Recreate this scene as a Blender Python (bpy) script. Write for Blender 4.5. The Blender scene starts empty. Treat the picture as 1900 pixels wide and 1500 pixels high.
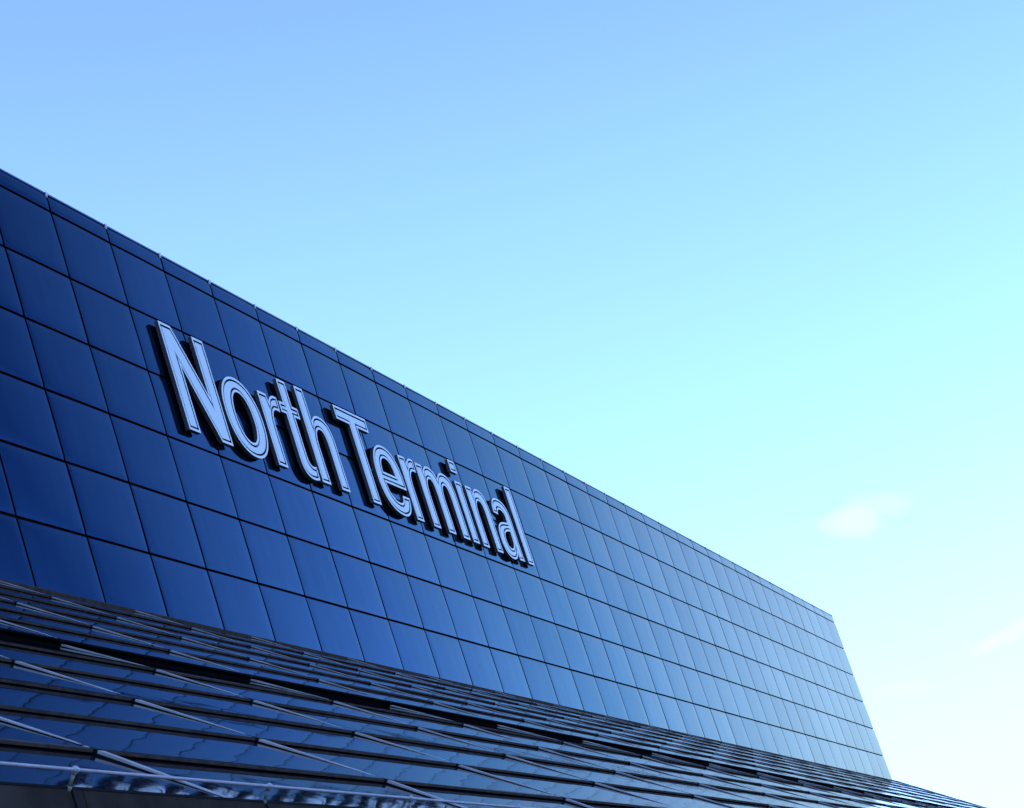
import bpy, bmesh, math, random
from mathutils import Vector, Matrix, noise
from mathutils.geometry import tessellate_polygon
random.seed(7)
S = bpy.context.scene
R = math.radians

# ---------------------------------------------------------------- units
W = 2.5                 # width of one cladding panel (m); u, n are counted in panels
ASP = 0.5595            # panel height / width
ZR = 20.56              # height of the uppermost horizontal joint (v = 0)
HB = 5.896 * ASP        # wall base below that joint, in panel widths
SL = R(36.0)            # slope of the glazed roof
def wp(u, v, n=0.0):    # point on / off the wall
    return Vector((u*W, n*W, ZR - v*ASP*W))
def rp(u, s, h=0.0):    # point on / above the roof slope
    return Vector((u*W, (-s*math.cos(SL) - h*math.sin(SL))*W, ZR + (-HB - s*math.sin(SL) + h*math.cos(SL))*W))

# ---------------------------------------------------------------- camera
cd = bpy.data.cameras.new("camera"); cam = bpy.data.objects.new("camera", cd)
S.collection.objects.link(cam); S.camera = cam
right = Vector((0.30098563, -0.902419, -0.30829792))
up = Vector((-0.17645352, -0.37040859, 0.91195484))
fwd = Vector((0.93716157, 0.22008505, 0.27072267))
m = Matrix.Identity(4)
for r in range(3):
    m[r][0] = right[r]; m[r][1] = up[r]; m[r][2] = -fwd[r]
m.translation = Vector((-16.52344934*W, -6.80761894*W, ZR - 7.5651026*W))
cam.matrix_world = m
cd.sensor_width = 36.0
cd.lens = 4645.9/1900*36.0
cd.clip_start = 0.1; cd.clip_end = 20000
S.render.resolution_x = 1024; S.render.resolution_y = 808

# ---------------------------------------------------------------- world
SUN_EL, SUN_AZ = R(42), R(105)          # azimuth measured from +X towards +Y: behind the wall
wd = bpy.data.worlds.new("World"); S.world = wd; wd.use_nodes = True
nt = wd.node_tree; nt.nodes.clear()
def N(t, **k):
    n = nt.nodes.new(t)
    for a, b in k.items(): setattr(n, a, b)
    return n
L = lambda a, b: nt.links.new(a, b)
sky = N('ShaderNodeTexSky', sky_type='NISHITA', sun_disc=False, sun_elevation=SUN_EL, sun_rotation=math.pi/2 - SUN_AZ)
sky.air_density = 1.0; sky.dust_density = 2.2; sky.ozone_density = 2.0; sky.altitude = 100
SKY_SAT, SKY_TINT = 0.75, (0.358, 0.545, 1.0)
hsv = N('ShaderNodeHueSaturation'); hsv.inputs['Saturation'].default_value = SKY_SAT
tint = N('ShaderNodeMix', data_type='RGBA', blend_type='MULTIPLY'); tint.inputs[0].default_value = 1
tint.inputs[7].default_value = (*SKY_TINT, 1)
L(sky.outputs[0], hsv.inputs['Color'])
# extra haze light towards the horizon, by height above the horizon only
geo0 = N('ShaderNodeNewGeometry'); sp = N('ShaderNodeSeparateXYZ'); L(geo0.outputs['Incoming'], sp.inputs[0])
hz = N('ShaderNodeMapRange'); L(sp.outputs[2], hz.inputs[0])
for i, q in enumerate((0, -.6, 0, .6)): hz.inputs[i+1].default_value = q
hr = N('ShaderNodeFloatCurve'); hcv = hr.mapping.curves[0]
HAZE = [(0, 2.75), (.085, 2.25), (.15, 2.0), (.23, 1.72), (.34, 1.42), (.41, 1.22), (.461, 1.10), (.6, .98)]
hcv.points[0].location = (0, HAZE[0][1]/3); hcv.points[1].location = (1, HAZE[-1][1]/3)
for q, w_ in HAZE[1:-1]: hcv.points.new(q/.6, w_/3)
hr.mapping.update()
hs = N('ShaderNodeMath', operation='MULTIPLY'); hs.inputs[1].default_value = 1/.6; L(hz.outputs[0], hs.inputs[0]); L(hs.outputs[0], hr.inputs['Value'])
h3 = N('ShaderNodeMath', operation='MULTIPLY'); h3.inputs[1].default_value = 3; L(hr.outputs[0], h3.inputs[0])
hm = N('ShaderNodeVectorMath', operation='SCALE'); L(hsv.outputs[0], hm.inputs[0]); L(h3.outputs[0], hm.inputs['Scale'])
L(hm.outputs[0], tint.inputs[6])
# thin clouds low in the sky: noise inside soft patches of the sky (directions)
geo = N('ShaderNodeNewGeometry'); neg = N('ShaderNodeVectorMath', operation='SCALE'); neg.inputs['Scale'].default_value = -1.0
L(geo.outputs['Incoming'], neg.inputs[0])
def pix_dir(x, y):
    d = right*(x-950) + up*(750-y) + fwd*4645.9
    return d.normalized()
def patch(x, y, tx, ty, wa, wb, k):     # a soft elliptical cloud around one sky direction
    c = pix_dir(x, y); ax = (pix_dir(tx, ty) - c).normalized(); bx = c.cross(ax).normalized()
    out = []
    nz = N('ShaderNodeTexNoise'); nz.inputs['Scale'].default_value = 60; nz.inputs['Detail'].default_value = 4
    L(neg.outputs[0], nz.inputs['Vector'])
    for vec, w in ((ax, wa), (bx, wb)):
        dt = N('ShaderNodeVectorMath', operation='DOT_PRODUCT'); dt.inputs[1].default_value = vec
        L(neg.outputs[0], dt.inputs[0])
        sb = N('ShaderNodeMath', operation='SUBTRACT'); L(dt.outputs['Value'], sb.inputs[0]); sb.inputs[1].default_value = vec.dot(c)
        wob = N('ShaderNodeMath', operation='MULTIPLY_ADD'); L(nz.outputs['Fac'], wob.inputs[0]); wob.inputs[1].default_value = w*2.2; wob.inputs[2].default_value = -w*1.1
        ad = N('ShaderNodeMath', operation='ADD'); L(sb.outputs[0], ad.inputs[0]); L(wob.outputs[0], ad.inputs[1])
        dv = N('ShaderNodeMath', operation='DIVIDE'); L(ad.outputs[0], dv.inputs[0]); dv.inputs[1].default_value = w
        sq = N('ShaderNodeMath', operation='MULTIPLY'); L(dv.outputs[0], sq.inputs[0]); L(dv.outputs[0], sq.inputs[1])
        out.append(sq)
    sm = N('ShaderNodeMath', operation='ADD'); L(out[0].outputs[0], sm.inputs[0]); L(out[1].outputs[0], sm.inputs[1])
    mr = N('ShaderNodeMapRange', interpolation_type='SMOOTHSTEP'); L(sm.outputs[0], mr.inputs[0])
    mr.inputs[1].default_value = 0.0; mr.inputs[2].default_value = 3.2; mr.inputs[3].default_value = k; mr.inputs[4].default_value = 0
    return mr
ps = [patch(1585, 965, 1680, 940, .0085, .0042, .6), patch(1630, 938, 1700, 930, .009, .0035, .3),
      patch(1840, 1192, 1900, 1165, .0075, .0020, .6), patch(1890, 1168, 1940, 1130, .007, .0024, .5),
      patch(1680, 1278, 1740, 1270, .009, .002, .3)]
acc = ps[0]
for p in ps[1:]:
    mx = N('ShaderNodeMath', operation='MAXIMUM'); L(acc.outputs[0], mx.inputs[0]); L(p.outputs[0], mx.inputs[1]); acc = mx
cl = N('ShaderNodeMix', data_type='RGBA'); L(acc.outputs[0], cl.inputs[0]); L(tint.outputs[2], cl.inputs[6])
CLOUD = (2.75, 4.2, 6, 1)
cl.inputs[7].default_value = CLOUD
bg = N('ShaderNodeBackground'); bg.inputs['Strength'].default_value = 0.12
ow = N('ShaderNodeOutputWorld'); L(cl.outputs[2], bg.inputs['Color']); L(bg.outputs[0], ow.inputs['Surface'])

sl = bpy.data.lights.new("sun", 'SUN'); sl.energy = 2.0; sl.angle = R(0.5); sl.color = (1, .96, .9)
so = bpy.data.objects.new("sun", sl); S.collection.objects.link(so)
sd = Vector((math.cos(SUN_EL)*math.cos(SUN_AZ), math.cos(SUN_EL)*math.sin(SUN_AZ), math.sin(SUN_EL)))
so.rotation_euler = (-sd).to_track_quat('-Z', 'Y').to_euler(); so.location = (0, 0, 60)
S.view_settings.view_transform = 'Standard'; S.view_settings.look = 'None'
S.view_settings.exposure = 1.6; S.view_settings.gamma = 1
S.render.engine = 'CYCLES'

# ---------------------------------------------------------------- helpers
def obj(name, bm, mats, parent=None, smooth=False):
    me = bpy.data.meshes.new(name); bm.normal_update(); bm.to_mesh(me); bm.free()
    for mt in (mats if isinstance(mats, (list, tuple)) else [mats]): me.materials.append(mt)
    if smooth:
        for p in me.polygons: p.use_smooth = True
    o = bpy.data.objects.new(name, me); S.collection.objects.link(o)
    if parent: o.parent = parent
    return o
def thing(name, loc=(0, 0, 0)):
    o = bpy.data.objects.new(name, None); S.collection.objects.link(o); return o
def tag(o, label=None, cat=None, group=None, kind=None):
    for k, v in (('label', label), ('category', cat), ('group', group), ('kind', kind)):
        if v: o[k] = v
    return o
def quad(bm, a, b, c, d, mi=0, smooth=False):
    f = bm.faces.new([bm.verts.new(p) for p in (a, b, c, d)]); f.material_index = mi; f.smooth = smooth; return f
def hexa(bm, P, mi=0):      # P: 8 points, first ring 0-3, second ring 4-7
    v = [bm.verts.new(p) for p in P]
    for q in ((0, 1, 2, 3), (7, 6, 5, 4), (0, 4, 5, 1), (1, 5, 6, 2), (2, 6, 7, 3), (3, 7, 4, 0)):
        f = bm.faces.new([v[i] for i in q]); f.material_index = mi
def rbox(bm, u0, u1, s0, s1, h0, h1, mi=0):      # box in roof coordinates
    hexa(bm, [rp(u0, s0, h0), rp(u1, s0, h0), rp(u1, s1, h0), rp(u0, s1, h0),
              rp(u0, s0, h1), rp(u1, s0, h1), rp(u1, s1, h1), rp(u0, s1, h1)], mi)
def wbox(bm, x0, x1, y0, y1, z0, z1, mi=0):
    V = Vector
    hexa(bm, [V((x0, y0, z0)), V((x1, y0, z0)), V((x1, y1, z0)), V((x0, y1, z0)),
              V((x0, y0, z1)), V((x1, y0, z1)), V((x1, y1, z1)), V((x0, y1, z1))], mi)
def tube(bm, a, b, r, seg=14, r2=None, caps=True):
    d = (b-a).normalized(); x = d.orthogonal().normalized(); y = d.cross(x); r2 = r if r2 is None else r2
    A = [bm.verts.new(a + (x*math.cos(t)+y*math.sin(t))*r) for t in [2*math.pi*i/seg for i in range(seg)]]
    B = [bm.verts.new(b + (x*math.cos(t)+y*math.sin(t))*r2) for t in [2*math.pi*i/seg for i in range(seg)]]
    for i in range(seg):
        f = bm.faces.new((A[i], A[(i+1) % seg], B[(i+1) % seg], B[i])); f.smooth = True
    if caps: bm.faces.new(A[::-1]); bm.faces.new(B)
def ball(bm, c, r):
    mm = Matrix.Translation(c) @ Matrix.Scale(r, 4)
    for f in bmesh.ops.create_uvsphere(bm, u_segments=18, v_segments=12, radius=1, matrix=mm)['verts']:
        for q in f.link_faces: q.smooth = True

# ---------------------------------------------------------------- materials
def mat(name):
    mt = bpy.data.materials.new(name); mt.use_nodes = True
    t = mt.node_tree; b = t.nodes['Principled BSDF']; return mt, t, b
def nd(t, ty, **k):
    n = t.nodes.new(ty)
    for a, b in k.items(): setattr(n, a, b)
    return n
def simple(name, col, rough=.5, metal=0., spec=.5, var=.15, scale=3., bump=0., bscale=20.):
    mt, t, b = mat(name)
    tc = nd(t, 'ShaderNodeTexCoord'); nz = nd(t, 'ShaderNodeTexNoise'); nz.inputs['Scale'].default_value = scale; nz.inputs['Detail'].default_value = 5
    t.links.new(tc.outputs['Object'], nz.inputs['Vector'])
    mr = nd(t, 'ShaderNodeMapRange'); t.links.new(nz.outputs['Fac'], mr.inputs[0])
    mr.inputs[1].default_value = .3; mr.inputs[2].default_value = .7
    mr.inputs[3].default_value = 1-var; mr.inputs[4].default_value = 1+var
    mx = nd(t, 'ShaderNodeVectorMath', operation='SCALE'); mx.inputs[0].default_value = col
    t.links.new(mr.outputs[0], mx.inputs['Scale']); t.links.new(mx.outputs[0], b.inputs['Base Color'])
    b.inputs['Roughness'].default_value = rough; b.inputs['Metallic'].default_value = metal
    b.inputs['Specular IOR Level'].default_value = spec
    if bump:
        n2 = nd(t, 'ShaderNodeTexNoise'); n2.inputs['Scale'].default_value = bscale; n2.inputs['Detail'].default_value = 4
        t.links.new(tc.outputs['Object'], n2.inputs['Vector'])
        bp = nd(t, 'ShaderNodeBump'); bp.inputs['Strength'].default_value = bump; bp.inputs['Distance'].default_value = .01
        t.links.new(n2.outputs['Fac'], bp.inputs['Height']); t.links.new(bp.outputs[0], b.inputs['Normal'])
    return mt

# enamelled glass cladding: dark blue body under a mirror coat whose reflectance grows to grazing
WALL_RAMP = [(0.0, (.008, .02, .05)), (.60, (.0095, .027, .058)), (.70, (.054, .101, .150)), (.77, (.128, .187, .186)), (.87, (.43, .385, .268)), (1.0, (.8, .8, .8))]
def wall_glass():
    mt = bpy.data.materials.new('blue_glass_cladding'); mt.use_nodes = True; t = mt.node_tree; t.nodes.clear()
    tc = nd(t, 'ShaderNodeTexCoord')
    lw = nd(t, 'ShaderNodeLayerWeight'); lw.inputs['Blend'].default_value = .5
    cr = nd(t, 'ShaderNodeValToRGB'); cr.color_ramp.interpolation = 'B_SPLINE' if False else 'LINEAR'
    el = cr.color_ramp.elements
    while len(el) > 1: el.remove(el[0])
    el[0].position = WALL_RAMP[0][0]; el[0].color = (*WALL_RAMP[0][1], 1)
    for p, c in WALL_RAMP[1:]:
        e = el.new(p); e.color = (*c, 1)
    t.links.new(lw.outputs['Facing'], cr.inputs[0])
    at = nd(t, 'ShaderNodeAttribute', attribute_name='pane_tone', attribute_type='GEOMETRY')
    # faint rain streaks and dust
    mp = nd(t, 'ShaderNodeMapping'); mp.inputs['Scale'].default_value = (1.1, 1, .12); t.links.new(tc.outputs['Object'], mp.inputs[0])
    nz = nd(t, 'ShaderNodeTexNoise'); nz.inputs['Scale'].default_value = 2.2; nz.inputs['Detail'].default_value = 6; t.links.new(mp.outputs[0], nz.inputs['Vector'])
    mr = nd(t, 'ShaderNodeMapRange'); t.links.new(nz.outputs['Fac'], mr.inputs[0]); mr.inputs[1].default_value = .3; mr.inputs[2].default_value = .7; mr.inputs[3].default_value = .95; mr.inputs[4].default_value = 1.04
    mu = nd(t, 'ShaderNodeMath', operation='MULTIPLY'); t.links.new(mr.outputs[0], mu.inputs[0]); t.links.new(at.outputs['Fac'], mu.inputs[1])
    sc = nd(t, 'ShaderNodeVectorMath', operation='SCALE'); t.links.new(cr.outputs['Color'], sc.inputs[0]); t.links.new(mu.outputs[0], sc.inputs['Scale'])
    gl = nd(t, 'ShaderNodeBsdfGlossy'); gl.inputs['Roughness'].default_value = .06
    n2 = nd(t, 'ShaderNodeTexNoise'); n2.inputs['Scale'].default_value = .9; n2.inputs['Detail'].default_value = 1; t.links.new(tc.outputs['Object'], n2.inputs['Vector'])
    bp = nd(t, 'ShaderNodeBump'); bp.inputs['Strength'].default_value = .25; bp.inputs['Distance'].default_value = .02
    t.links.new(n2.outputs['Fac'], bp.inputs['Height']); t.links.new(bp.outputs[0], gl.inputs['Normal'])
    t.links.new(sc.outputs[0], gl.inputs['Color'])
    df = nd(t, 'ShaderNodeBsdfDiffuse'); df.inputs['Color'].default_value = (.0012, .003, .0075, 1)
    ad = nd(t, 'ShaderNodeAddShader'); t.links.new(gl.outputs[0], ad.inputs[0]); t.links.new(df.outputs[0], ad.inputs[1])
    o = nd(t, 'ShaderNodeOutputMaterial'); t.links.new(ad.outputs[0], o.inputs[0])
    return mt
M_wall = wall_glass()
M_black = simple('black_joint_and_gap_shade', (.004, .004, .005), .9, spec=.05)
M_face = simple('white_acrylic_face', (.77, .82, .74), .35, var=.03, scale=1.5)
M_rim = simple('white_letter_rim', (.86, .89, .80), .3, var=.04)
M_side = simple('brushed_letter_return', (.085, .07, .062), .25, metal=.15, var=.1)
M_groove = simple('black_letter_groove_and_back', (.008, .008, .01), .7, spec=.1)
M_coping = simple('blue_parapet_coping', (.05, .09, .2), .3, metal=.6, var=.1)
M_clip = simple('joint_clip_glint_white', (.8, .8, .8), .4)
M_trim = simple('dark_bronze_lap_trim', (.078, .054, .040), .8, metal=.0, spec=.12, var=.35, scale=6)
M_rib = simple('pale_aluminium_rib_cap', (.42, .39, .33), .5, var=.25, scale=4)
M_gasket = simple('black_rib_gasket', (.006, .006, .007), .8, spec=.1)
M_gutter = simple('weathered_grey_gutter', (.050, .036, .027), .9, spec=.05, var=.35, scale=2.5, bump=.2)
M_rail = simple('galvanised_rail', (.50, .46, .46), .45, metal=.15, var=.15, scale=8, bump=.15, bscale=120)
M_post = simple('stained_rail_post', (.20, .17, .12), .6, var=.75, scale=14)
M_bracket = simple('dark_gutter_bracket', (.022, .018, .015), .8, spec=.1, var=.3)
M_conc = simple('grey_render', (.28, .28, .28), .8, var=.1, scale=.5)
M_deck = simple('roof_membrane', (.2, .2, .2), .9, var=.1, scale=.5)
M_road = simple('asphalt', (.055, .055, .058), .9, var=.25, scale=.6, bump=.4, bscale=60)
def roof_glass():
    mt, t, b = mat('dark_roof_glass')
    tc = nd(t, 'ShaderNodeTexCoord')
    b.inputs['Base Color'].default_value = (.010, .013, .02, 1); b.inputs['Roughness'].default_value = .035
    b.inputs['IOR'].default_value = 1.5; b.inputs['Specular IOR Level'].default_value = .5
    n1 = nd(t, 'ShaderNodeTexNoise'); n1.inputs['Scale'].default_value = .95; n1.inputs['Detail'].default_value = 1; n1.inputs['Roughness'].default_value = .3
    mp = nd(t, 'ShaderNodeMapping'); mp.inputs['Scale'].default_value = (1, 1, 1); t.links.new(tc.outputs['Object'], mp.inputs[0]); t.links.new(mp.outputs[0], n1.inputs['Vector'])
    bp = nd(t, 'ShaderNodeBump'); bp.inputs['Strength'].default_value = 1.0; bp.inputs['Distance'].default_value = .0023
    t.links.new(n1.outputs['Fac'], bp.inputs['Height']); t.links.new(bp.outputs[0], b.inputs['Normal'])
    n3 = nd(t, 'ShaderNodeTexNoise'); n3.inputs['Scale'].default_value = 25; n3.inputs['Detail'].default_value = 6; t.links.new(tc.outputs['Object'], n3.inputs['Vector'])
    mr = nd(t, 'ShaderNodeMapRange'); t.links.new(n3.outputs['Fac'], mr.inputs[0]); mr.inputs[1].default_value = .35; mr.inputs[2].default_value = .75; mr.inputs[3].default_value = .012; mr.inputs[4].default_value = .045
    t.links.new(mr.outputs[0], b.inputs['Roughness'])
    return mt
M_glass = roof_glass()

# ---------------------------------------------------------------- ground
bm = bmesh.new(); g = 6000
quad(bm, Vector((-g, -g, 0)), Vector((g, -g, 0)), Vector((g, g, 0)), Vector((-g, g, 0)))
tag(obj('ground', bm, M_road), kind='structure')

# ---------------------------------------------------------------- terminal building
U0, U1 = -20, 33.08
CAP = 0.2633
bld = thing('terminal_building')
tag(bld, 'long airport terminal building with blue glass panel wall above a dark stepped glass roof', 'building')

# cladding: separate slightly pillowed panes with chamfered edges in one cladding surface
GU, GV = .0150, .0118/ASP         # half gaps
def pane(bm, u0, u1, v0, v1, lay, tone, nu=8, nv=5):
    ta, tb = random.uniform(-1, 1)*.0011, random.uniform(-1, 1)*.0010
    c = .034
    cu = [u0, u0+c] + [u0+c+(u1-u0-2*c)*i/nu for i in range(1, nu)] + [u1-c, u1]
    cv = [v0, v0+c/ASP] + [v0+c/ASP+(v1-v0-2*c/ASP)*i/nv for i in range(1, nv)] + [v1-c/ASP, v1]
    G = []
    for j, v in enumerate(cv):
        row = []
        for i, u in enumerate(cu):
            a = (u-u0)/(u1-u0)*2-1; b = (v-v0)/(v1-v0)*2-1
            n = .0035*(a*a*.5+b*b*.5) + ta*a + tb*b
            if i in (0, len(cu)-1): n += .0006
            if j in (0, len(cv)-1): n += .0022
            row.append(bm.verts.new(wp(u, v, n)))
        G.append(row)
    fs = []
    for j in range(len(cv)-1):
        for i in range(len(cu)-1):
            f = bm.faces.new((G[j][i], G[j+1][i], G[j+1][i+1], G[j][i+1])); fs.append(f)
            f.smooth = 0 < i < len(cu)-2 and 0 < j < len(cv)-2
    # returned edges running back into the joint
    ring = [G[0][i] for i in range(len(cu))] + [G[j][-1] for j in range(1, len(cv))] + [G[-1][i] for i in range(len(cu)-2, -1, -1)] + [G[j][0] for j in range(len(cv)-2, 0, -1)]
    back = [bm.verts.new(p.co + Vector((0, .022*W, 0))) for p in ring]
    k = len(ring)
    for i in range(k):
        f = bm.faces.new((ring[(i+1) % k], ring[i], back[i], back[(i+1) % k])); f.material_index = 1; fs.append(f)
    for f in fs: f[lay] = tone
bm = bmesh.new(); lay = bm.faces.layers.float.new('pane_tone')
for i in range(U0, 33):
    ue = i+1 if i < 32 else U1
    for j in range(-1, 6):
        v0, v1 = (-CAP, -GV) if j < 0 else (j+GV, j+1-GV)
        if j == 5: v1 = 5.99
        tone = 1 + random.uniform(-.045, .045)
        near = i > -4
        pane(bm, i+GU, ue-(GU if i < 32 else 0), v0, v1, lay, tone, 8 if near else 3, 5 if near else 2)
clad = obj('panel_wall', bm, [M_wall, M_black], bld)
bm = bmesh.new()     # dark backing the open joints look into
wbox(bm, U0*W, (U1-.004)*W, .022*W+.001, .05*W, ZR-6.02*ASP*W, ZR+(CAP*ASP-.012)*W)
obj('joint_backing', bm, M_black, clad)
# coping on top of the parapet, one length per panel, with clips whitened for the bright spots of light at the joints
zt = ZR + CAP*ASP*W
for i in range(U0, 33):
    ue = i+1 if i < 32 else U1
    bm = bmesh.new()
    wbox(bm, (i+GU)*W, (ue-(GU if i < 32 else -.002))*W, -.0015*W, .22*W, zt+.001, zt+.014*W)
    obj('coping', bm, M_coping, clad)
for i in range(U0+1, 33):
    bm = bmesh.new()
    wbox(bm, (i-GU*.9)*W, (i+GU*.9)*W, .001*W, .2*W, zt-.02*W, zt+.012*W)
    wbox(bm, (i-GU*1.6)*W, (i+GU*1.6)*W, -.006*W, .2*W, zt+.0145*W, zt+.022*W)
    wbox(bm, (i-GU*1.0)*W, (i+GU*1.0)*W, -.0062*W, -.002*W, zt-.01*W, zt+.0144*W)
    obj('coping_clip_glint', bm, M_clip, clad)
bm = bmesh.new()     # building volume behind the cladding
wbox(bm, U0*W, (U1-.01)*W, .05*W+.002, 18*W, 0, ZR+.1*W)
obj('building_core', bm, M_conc, bld)

# glazed roof: courses of glass lapping like slates, ribs running up the slope
LAPS = [.46, .93, 1.39, 1.86, 2.33, 2.81, 3.28, 3.755, 4.235, 4.71, 5.185, 5.594]
RU0, RU1 = -19.5, 33.95
STEP, BIG = .0140, .034
EAVE_H = -.0136       # the last course runs down to a gutter edge set lower than the laps
ribs_u = [-10.86 + 2.06*k for k in range(-4, 22)]
ribs_u = [u for u in ribs_u if RU0 < u < RU1-.6] + [RU1-.02]
bm = bmesh.new()     # dark deck under the glass closes every lap
rbox(bm, RU0+.02, RU1-.02, -.02, 5.57, -.16, -.075)
roof = obj('glazed_roof', bm, M_black, bld)
tops = [-.0] + LAPS[:-1]
for k, (a, b) in enumerate(zip(tops, LAPS)):
    d0 = -BIG if abs(a-2.81) < .01 else -STEP
    bm = bmesh.new()
    nb = [RU0] + ribs_u
    if nb[-1] < RU1: nb.append(RU1)
    for u0, u1 in zip(nb[:-1], nb[1:]):
        if u1-u0 < .05: continue
        g = .004; n_u = 10; n_s = 3
        bow = random.uniform(-.0012, .0022); tw = random.uniform(-.0018, .0018); du = random.uniform(-.0012, .0012)
        G = []
        for j in range(n_s+1):
            t = j/n_s; row = []
            for i in range(n_u+1):
                x = i/n_u
                s = a - .03 + (b - a + .03)*t
                h = d0*(1-t) + (EAVE_H*t if b > 5.5 else 0) - (.001 if t < .01 else 0) + bow*4*x*(1-x)*.5 + tw*(x-.5)*(t-.5) + du*t
                row.append(bm.verts.new(rp(u0+g+(u1-u0-2*g)*x, s, h)))
            G.append(row)
        for j in range(n_s):
            for i in range(n_u):
                f = bm.faces.new((G[j][i], G[j+1][i], G[j+1][i+1], G[j][i+1])); f.smooth = True
        # underside and free edge give the glass its thickness
        eh = EAVE_H if b > 5.5 else 0
        q = [rp(u0+g, b, eh+du-.004), rp(u1-g, b, eh+du-.004)]
        va, vb = bm.verts.new(q[0]), bm.verts.new(q[1])
        bm.faces.new([bm.verts.new(G[-1][i].co) for i in range(n_u+1)][::-1] + [va, vb])
    co = obj('glass_course', bm, M_glass, roof)
    bm = bmesh.new()     # metal trim on the lower edge, recess behind blackened for its shade
    bd = BIG if abs(b-2.81) < .01 else STEP
    for u0, u1 in zip(nb[:-1], nb[1:]):
        if u1-u0 < .05: continue
        e = random.uniform(-.0015, .0015)
        rbox(bm, u0+.006, u1-.006, b-.012, b+.003+e, -.0098, -.0008)
    if b < 5.5:
        obj('lap_trim', bm, M_black if bd == BIG else M_trim, roof)  # tall step's trim is coloured black for the shadow under its overhang
        bm = bmesh.new()
        rbox(bm, RU0+.01, RU1-.01, b-.05, b-.014, -.074, -.003)
        obj('lap_recess_shade', bm, M_black, roof)
    else:
        bm.free()
# ribs: one length of cap per course, pale cap over a black gasket, swallowed by the glass before the lap
RT = -.0006
for u in ribs_u:
    bm = bmesh.new()
    for a, b in zip(tops, LAPS):
        d0 = -BIG if abs(a-2.81) < .01 else -STEP
        lo = a + .012; hi = a + (b-a)*.97
        w = .018; he = EAVE_H if b > 5.5 else 0
        hexa(bm, [rp(u-w, lo, d0-.004), rp(u+w, lo, d0-.004), rp(u+w, hi, d0-.014), rp(u-w, hi, d0-.014),
                  rp(u-w, lo, min(RT, d0+.0146)), rp(u+w, lo, min(RT, d0+.0146)), rp(u+w, hi, RT-.0006+he*.9), rp(u-w, hi, RT-.0006+he*.9)])
    rb = obj('roof_rib', bm, M_rib, roof)
    bm = bmesh.new()
    for a, b in zip(tops, LAPS):
        d0 = -BIG if abs(a-2.81) < .01 else -STEP
        lo = a + .004; hi = a + (b-a)*.93; w = .0195
        gh = .0052; he = EAVE_H if b > 5.5 else 0
        hexa(bm, [rp(u-w, lo, d0-.006), rp(u+w, lo, d0-.006), rp(u+w, hi, d0*.1-.006+he), rp(u-w, hi, d0*.1-.006+he),
                  rp(u-w, lo, d0+gh), rp(u+w, lo, d0+gh), rp(u+w, hi, d0*.07+he*.9), rp(u-w, hi, d0*.07+he*.9)])
        if b < 5.5: rbox(bm, u-.023, u+.012, b-.012, b+.006, -.0115, .0004)      # dark block where the cap meets the lap
    obj('gasket', bm, M_gasket, rb)
# flashing at the head of the slope and verge at the far end
bm = bmesh.new()
rbox(bm, RU0, RU1, -.05, .012, -.02, .004)
obj('head_flashing', bm, M_trim, roof)
bm = bmesh.new()
rbox(bm, RU1, RU1+.05, -.06, 5.60, -.17, .004)
obj('verge_trim', bm, M_trim, roof)
# gutter
bm = bmesh.new()
e0 = rp(0, 5.588, EAVE_H+.0004); y0, z0 = e0.y, e0.z
for k in range(0, 26):
    x0, x1 = (-20.1+2.1*k)*W + .006, (-20.1+2.1*(k+1))*W - .006
    x1 = min(x1, RU1*W)
    if x1 <= x0: continue
    wbox(bm, x0, x1, y0-.012*W, y0, z0-.28*W, z0)
gut = obj('gutter', bm, M_gutter, bld)
bm = bmesh.new()
wbox(bm, -20.1*W, RU1*W, y0-.0140*W, y0-.0121*W, z0-.0042*W, z0+.0015*W)
obj('gutter_lip', bm, M_gasket, gut)
for k in range(-7, 31):
    x = (-11.745+1.035*k)*W
    bm = bmesh.new()
    hexa(bm, [Vector((x-.012*W, y0-.0170*W, z0-.006*W)), Vector((x+.012*W, y0-.0170*W, z0-.006*W)), Vector((x+.012*W, y0-.0122*W, z0-.006*W)), Vector((x-.012*W, y0-.0122*W, z0-.006*W)),
              Vector((x-.004*W, y0-.0170*W, z0-.12*W)), Vector((x+.010*W, y0-.0170*W, z0-.12*W)), Vector((x+.010*W, y0-.0122*W, z0-.12*W)), Vector((x-.004*W, y0-.0122*W, z0-.12*W))])
    obj('gutter_bracket', bm, M_bracket, gut)
bm = bmesh.new()
wbox(bm, RU0*W, RU1*W, y0+.001, y0+.3*W, z0-.27*W, z0-.2*W)
obj('gutter_bed', bm, M_black, gut)
# storey below the eaves: soffit, glazed front with piers
bm = bmesh.new()
wbox(bm, RU0*W, RU1*W, -4.2*W, .05*W, 0, z0-.3*W)
obj('lower_storey', bm, M_conc, bld)
bm = bmesh.new()
for k in range(26):
    x = (-19.3+2.06*k)*W
    wbox(bm, x, x+1.9*W, -4.2*W-.05, -4.2*W-.003, .3, z0-.5*W)
obj('shopfront_glazing', bm, M_glass, bld)
bm = bmesh.new()
wbox(bm, RU0*W, RU1*W, y0+.02, -4.2*W, z0-.4*W, z0-.29*W)
obj('soffit', bm, M_conc, bld)

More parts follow.
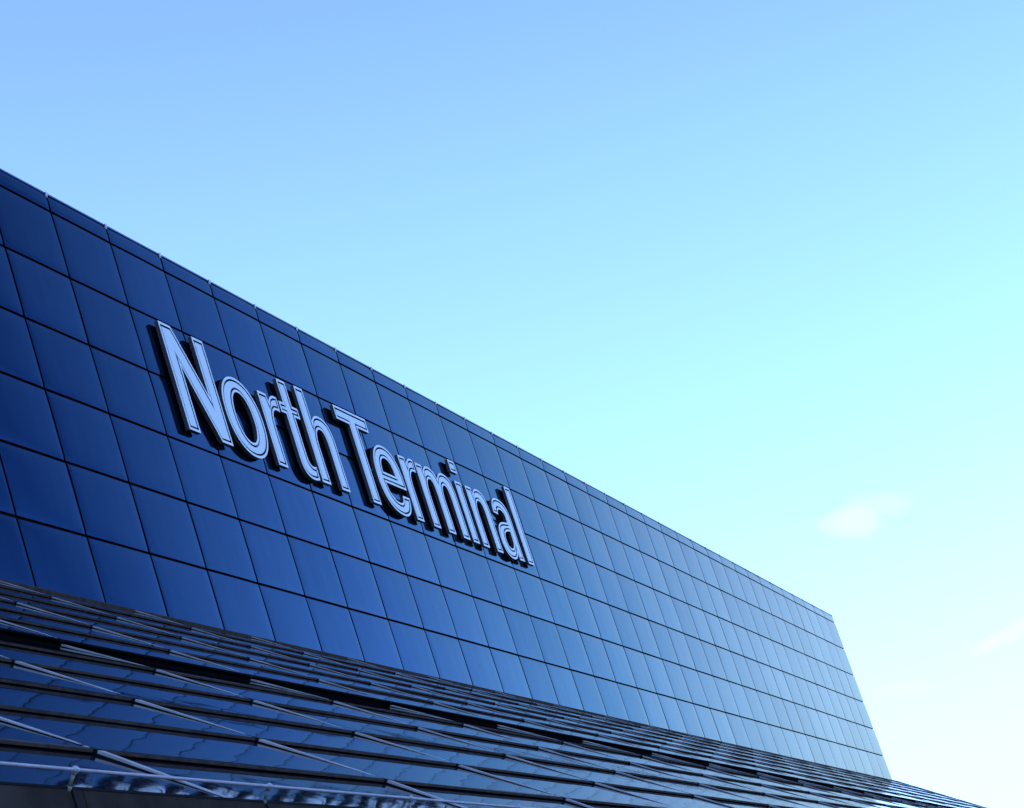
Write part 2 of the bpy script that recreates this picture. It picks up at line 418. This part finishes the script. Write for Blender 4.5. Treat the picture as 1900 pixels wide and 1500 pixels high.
# ---------------------------------------------------------------- rail along the eaves
rail = thing('eaves_rail')
tag(rail, 'thin pale metal rail on short posts along the roof eaves at lower left', 'railing')
def rl(u): 
    p = rp(u, 5.592, .0265); return p + Vector((0, -.010*W, 0))
bm = bmesh.new()
tube(bm, rl(-19.2), rl(20), .0041*W, 20)
obj('rail', bm, M_rail, rail)
pu = [-11.76 + 1.035*k for k in range(-7, 31)]
for u in pu:
    bm = bmesh.new()
    top = rl(u); base = rp(u-.004, 5.600, EAVE_H)
    tube(bm, base.lerp(top, -.05), base.lerp(top, .22), .0062*W, 12)
    tube(bm, base.lerp(top, .28), base.lerp(top, .8), .0040*W, 12)
    tube(bm, base.lerp(top, .76), base.lerp(top, .9), .0050*W, 12)
    p = obj('post', bm, M_post, rail)
    bm = bmesh.new(); ball(bm, top + Vector((0, 0, .001*W)), .0078*W)
    tube(bm, top-Vector((.011*W, 0, 0)), top+Vector((.011*W, 0, 0)), .0058*W, 16)
    obj('ball_fitting', bm, M_rail, p)

# ---------------------------------------------------------------- sign
def path(cmds, seg=9):
    pts = []
    for c in cmds:
        if len(c) == 2: pts.append(c)
        else:
            x0, y0_ = pts[-1]; x1, y1, x2, y2, x3, y3 = c
            for i in range(1, seg+1):
                t = i/seg; q = 1-t
                pts.append((q**3*x0+3*q*q*t*x1+3*q*t*t*x2+t**3*x3, q**3*y0_+3*q*q*t*y1+3*q*t*t*y2+t**3*y3))
    if (Vector(pts[0])-Vector(pts[-1])).length < 1e-6: pts.pop()
    return pts
def ell(cx, cy, rx, ry, n=56, e=2.12):
    o = []
    for i in range(n):
        t = 2*math.pi*i/n; c, s = math.cos(t), math.sin(t)
        o.append((cx+rx*math.copysign(abs(c)**(2/e), c), cy+ry*math.copysign(abs(s)**(2/e), s)))
    return o
def rect(a, b, c, d): return [(a, c), (b, c), (b, d), (a, d)]
XH, BL_, CH = 1.56, 2.822, 1.115
def arch_leg(x, a, b):   # (outer, inner) curves of an n-arch from stem right x to leg a..b
    return x
def g_r(x0, tip):
    sr = x0+.2
    return [path([(x0, XH), (sr-.012, XH), (sr+.012, 1.69), (sr+.05, 1.59, sr+.115, 1.533, sr+.185, 1.533), (sr+.21, 1.533, tip-.012, 1.537, tip, 1.548),
            (tip-.008, 1.795), (tip-.04, 1.785, tip-.06, 1.785, tip-.085, 1.785), (sr+.05, 1.785, sr, 1.95, sr, 2.17), (sr, BL_), (x0, BL_)])]
def g_n(x0, a, b, top):
    sr = x0+.2
    return [path([(x0, top), (sr-(.01 if top > 1.4 else 0), top), (sr+.008, 1.70), (sr+.05, 1.59, sr+.12, 1.533, sr+.22, 1.533),
            (b-.08, 1.533, b, 1.68, b, 2.0), (b, BL_), (a, BL_), (a, 2.1), (a, 1.87, a-.04, 1.79, a-.12, 1.79),
            (sr+.05, 1.79, sr, 1.95, sr, 2.15), (sr, BL_), (x0, BL_)])]
GL = [
 ('capital N', [path([(1.365, CH), (1.59, CH), (2.003, 2.10), (2.003, CH), (2.218, CH), (2.218, BL_), (2.005, BL_), (1.575, 1.745), (1.575, BL_), (1.365, BL_)])]),
 ('small o', [ell(2.701, 2.195, .409, .662), ell(2.701, 2.195, .200, .415)]),
 ('small r of the first word', g_r(3.197, 3.640)),
 ('small t', [path([(3.79, 1.14), (3.983, 1.14), (3.983, 1.573), (4.112, 1.573), (4.112, 1.763), (3.983, 1.763), (3.983, 2.42), (3.983, 2.55, 4.02, 2.60, 4.08, 2.60),
            (4.11, 2.60, 4.13, 2.59, 4.152, 2.58), (4.142, 2.815), (4.09, 2.84, 4.04, 2.847, 4.0, 2.847), (3.86, 2.847, 3.79, 2.74, 3.79, 2.52),
            (3.79, 1.763), (3.678, 1.763), (3.678, 1.573), (3.79, 1.573)])]),
 ('small h', g_n(4.212, 4.695, 4.893, CH)),
 ('capital T', [path([(5.18, 1.118), (6.032, 1.118), (6.032, 1.378), (5.718, 1.378), (5.718, BL_), (5.51, BL_), (5.51, 1.378), (5.18, 1.378)])]),
 ('small e', [path([(6.677, 2.29), (6.70, 1.85, 6.59, 1.533, 6.30, 1.533), (6.05, 1.533, 5.885, 1.81, 5.885, 2.20), (5.885, 2.62, 6.06, 2.857, 6.36, 2.857),
            (6.54, 2.857, 6.66, 2.70, 6.682, 2.437), (6.492, 2.437), (6.475, 2.55, 6.43, 2.612, 6.35, 2.612), (6.19, 2.612, 6.095, 2.50, 6.085, 2.29)]),
              path([(6.092, 2.087), (6.10, 1.90, 6.16, 1.782, 6.285, 1.782), (6.40, 1.782, 6.45, 1.90, 6.455, 2.087)])]),
 ('small r of the second word', g_r(6.748, 7.207)),
 ('small m', [path([(7.257, XH), (7.447, XH), (7.465, 1.70), (7.50, 1.59, 7.56, 1.533, 7.66, 1.533), (7.77, 1.533, 7.85, 1.60, 7.89, 1.72), (7.95, 1.59, 8.03, 1.533, 8.13, 1.533),
            (8.32, 1.533, 8.402, 1.68, 8.402, 2.0), (8.402, BL_), (8.195, BL_), (8.195, 2.1), (8.195, 1.87, 8.155, 1.79, 8.085, 1.79), (7.98, 1.79, 7.937, 1.95, 7.937, 2.15),
            (7.937, BL_), (7.728, BL_), (7.728, 2.1), (7.728, 1.87, 7.69, 1.79, 7.62, 1.79), (7.51, 1.79, 7.457, 1.95, 7.457, 2.15), (7.457, BL_), (7.257, BL_)])]),
 ('small i', [rect(8.517, 8.722, XH, BL_), rect(8.517, 8.725, CH, 1.368)]),
 ('small n', g_n(8.867, 9.355, 9.552, XH)),
 ('small a', [path([(9.703, 1.905), (9.71, 1.67, 9.80, 1.533, 10.0, 1.533), (10.23, 1.533, 10.335, 1.66, 10.335, 1.95), (10.335, 2.45), (10.335, 2.62, 10.34, 2.75, 10.352, BL_), (10.172, BL_),
            (10.158, 2.66), (10.11, 2.79, 10.03, 2.857, 9.92, 2.857), (9.76, 2.857, 9.655, 2.72, 9.655, 2.48), (9.655, 2.19, 9.79, 2.07, 10.02, 2.045), (10.06, 2.04, 10.10, 2.035, 10.137, 2.02),
            (10.137, 1.92), (10.137, 1.82, 10.07, 1.775, 9.99, 1.775), (9.91, 1.775, 9.87, 1.82, 9.865, 1.912)]),
              path([(10.135, 2.22), (9.95, 2.23, 9.85, 2.31, 9.85, 2.46), (9.85, 2.57, 9.90, 2.62, 9.965, 2.62), (10.08, 2.62, 10.135, 2.50, 10.135, 2.35)])]),
 ('small l', [rect(10.502, 10.712, CH, BL_)]),
]
def area(p): return .5*sum(p[i].x*p[(i+1) % len(p)].y - p[(i+1) % len(p)].x*p[i].y for i in range(len(p)))
def inset(p, d):     # p runs so that the material lies on its left
    out = []; k = len(p)
    for i in range(k):
        a, b, c = p[i-1], p[i], p[(i+1) % k]
        e1 = (b-a).normalized(); e2 = (c-b).normalized()
        n1 = Vector((-e1.y, e1.x)); n2 = Vector((-e2.y, e2.x)); mm = n1+n2
        if mm.length < 1e-4: mm = n1; q = 1
        else: mm.normalize(); q = 1/max(.16, mm.dot(n1))
        out.append(b + mm*d*q)
    return out
NB, NF = -.021, -.056
RIM, GRV = .0225, .0185
sign = thing('terminal_sign')
tag(sign, 'large raised pale lettering reading North Terminal mounted on the blue panel wall', 'sign')
for lname, loops in GL:
    LP = []
    for li, lp in enumerate(loops):
        q = [Vector((x, -y*ASP)) for x, y in lp]
        hole = li > 0 and lname != 'small i'
        if (area(q) > 0) == hole: q.reverse()
        LP.append(q)
    bm = bmesh.new(); inner = []
    V3 = lambda p, n: bm.verts.new(Vector((p.x*W, n*W, ZR + p.y*W)))
    for q in LP:
        k = len(q); r1 = inset(q, RIM); r2 = inset(q, RIM+GRV); inner.append(r2)
        bk = [V3(p, NB) for p in q]; fr = [V3(p, NF) for p in q]; ri = [V3(p, NF) for p in r1]
        gd = [V3(p, NF+.022) for p in r1]; gf = [V3(p, NF+.022) for p in r2]
        lip = [V3(p, NF+.003) for p in q]
        for i in range(k):
            j = (i+1) % k
            for A, B, mi in ((bk, lip, 0), (lip, fr, 1), (fr, ri, 1), (ri, gd, 2), (gd, gf, 2)):
                f = bm.faces.new((A[i], A[j], B[j], B[i])); f.material_index = mi
    bmesh.ops.recalc_face_normals(bm, faces=bm.faces)
    bmesh.ops.remove_doubles(bm, verts=bm.verts, dist=1e-5)
    for tri in tessellate_polygon([[Vector((p.x, p.y, 0)) for p in q] for q in LP]):
        flat = [p for q in LP for p in q]
        f = bm.faces.new([V3(flat[i], NB) for i in tri]); f.material_index = 2  # back blackened to deepen the shade in the gap behind the letter
    lt = obj('letter', bm, [M_side, M_rim, M_groove], sign)
    lt['label'] = lname
    bm = bmesh.new()
    flat = [p for q in inner for p in q]
    V3 = lambda p, n: bm.verts.new(Vector((p.x*W, n*W, ZR + p.y*W)))
    for tri in tessellate_polygon([[Vector((p.x, p.y, 0)) for p in q] for q in inner]):
        bm.faces.new([V3(flat[i], NF+.0012) for i in tri])
    for q in inner:
        a = [V3(p, NF+.0012) for p in q]; b = [V3(p, NF+.021) for p in q]
        for i in range(len(q)):
            j = (i+1) % len(q); bm.faces.new((a[i], a[j], b[j], b[i])).material_index = 1
    bmesh.ops.remove_doubles(bm, verts=bm.verts, dist=1e-5)
    obj('face_panel', bm, [M_face, M_rim], lt)
    # stand-off pins holding the letter clear of the wall
    bm = bmesh.new()
    us = [p.x for p in LP[0]]; vs = [p.y for p in LP[0]]; mv = (min(vs)+max(vs))/2
    for q in LP[:1]:
        px = {'small t': .207, 'capital T': .43}.get(lname, .1); dy = .14
        if lname in ('small o', 'small e', 'small a'): dy = (max(vs)-min(vs))/2 - (.2 if lname == 'small a' else .02)
        for (x, y) in ((min(us)+px, min(vs)+dy), (min(us)+px, max(vs)-.14 if dy == .14 else min(vs)+dy+.06)):
            tube(bm, Vector((x*W, NB*W, ZR+y*W)), Vector((x*W, .003*W, ZR+y*W)), .012*W, 8)
    obj('stand_off', bm, M_side, lt)
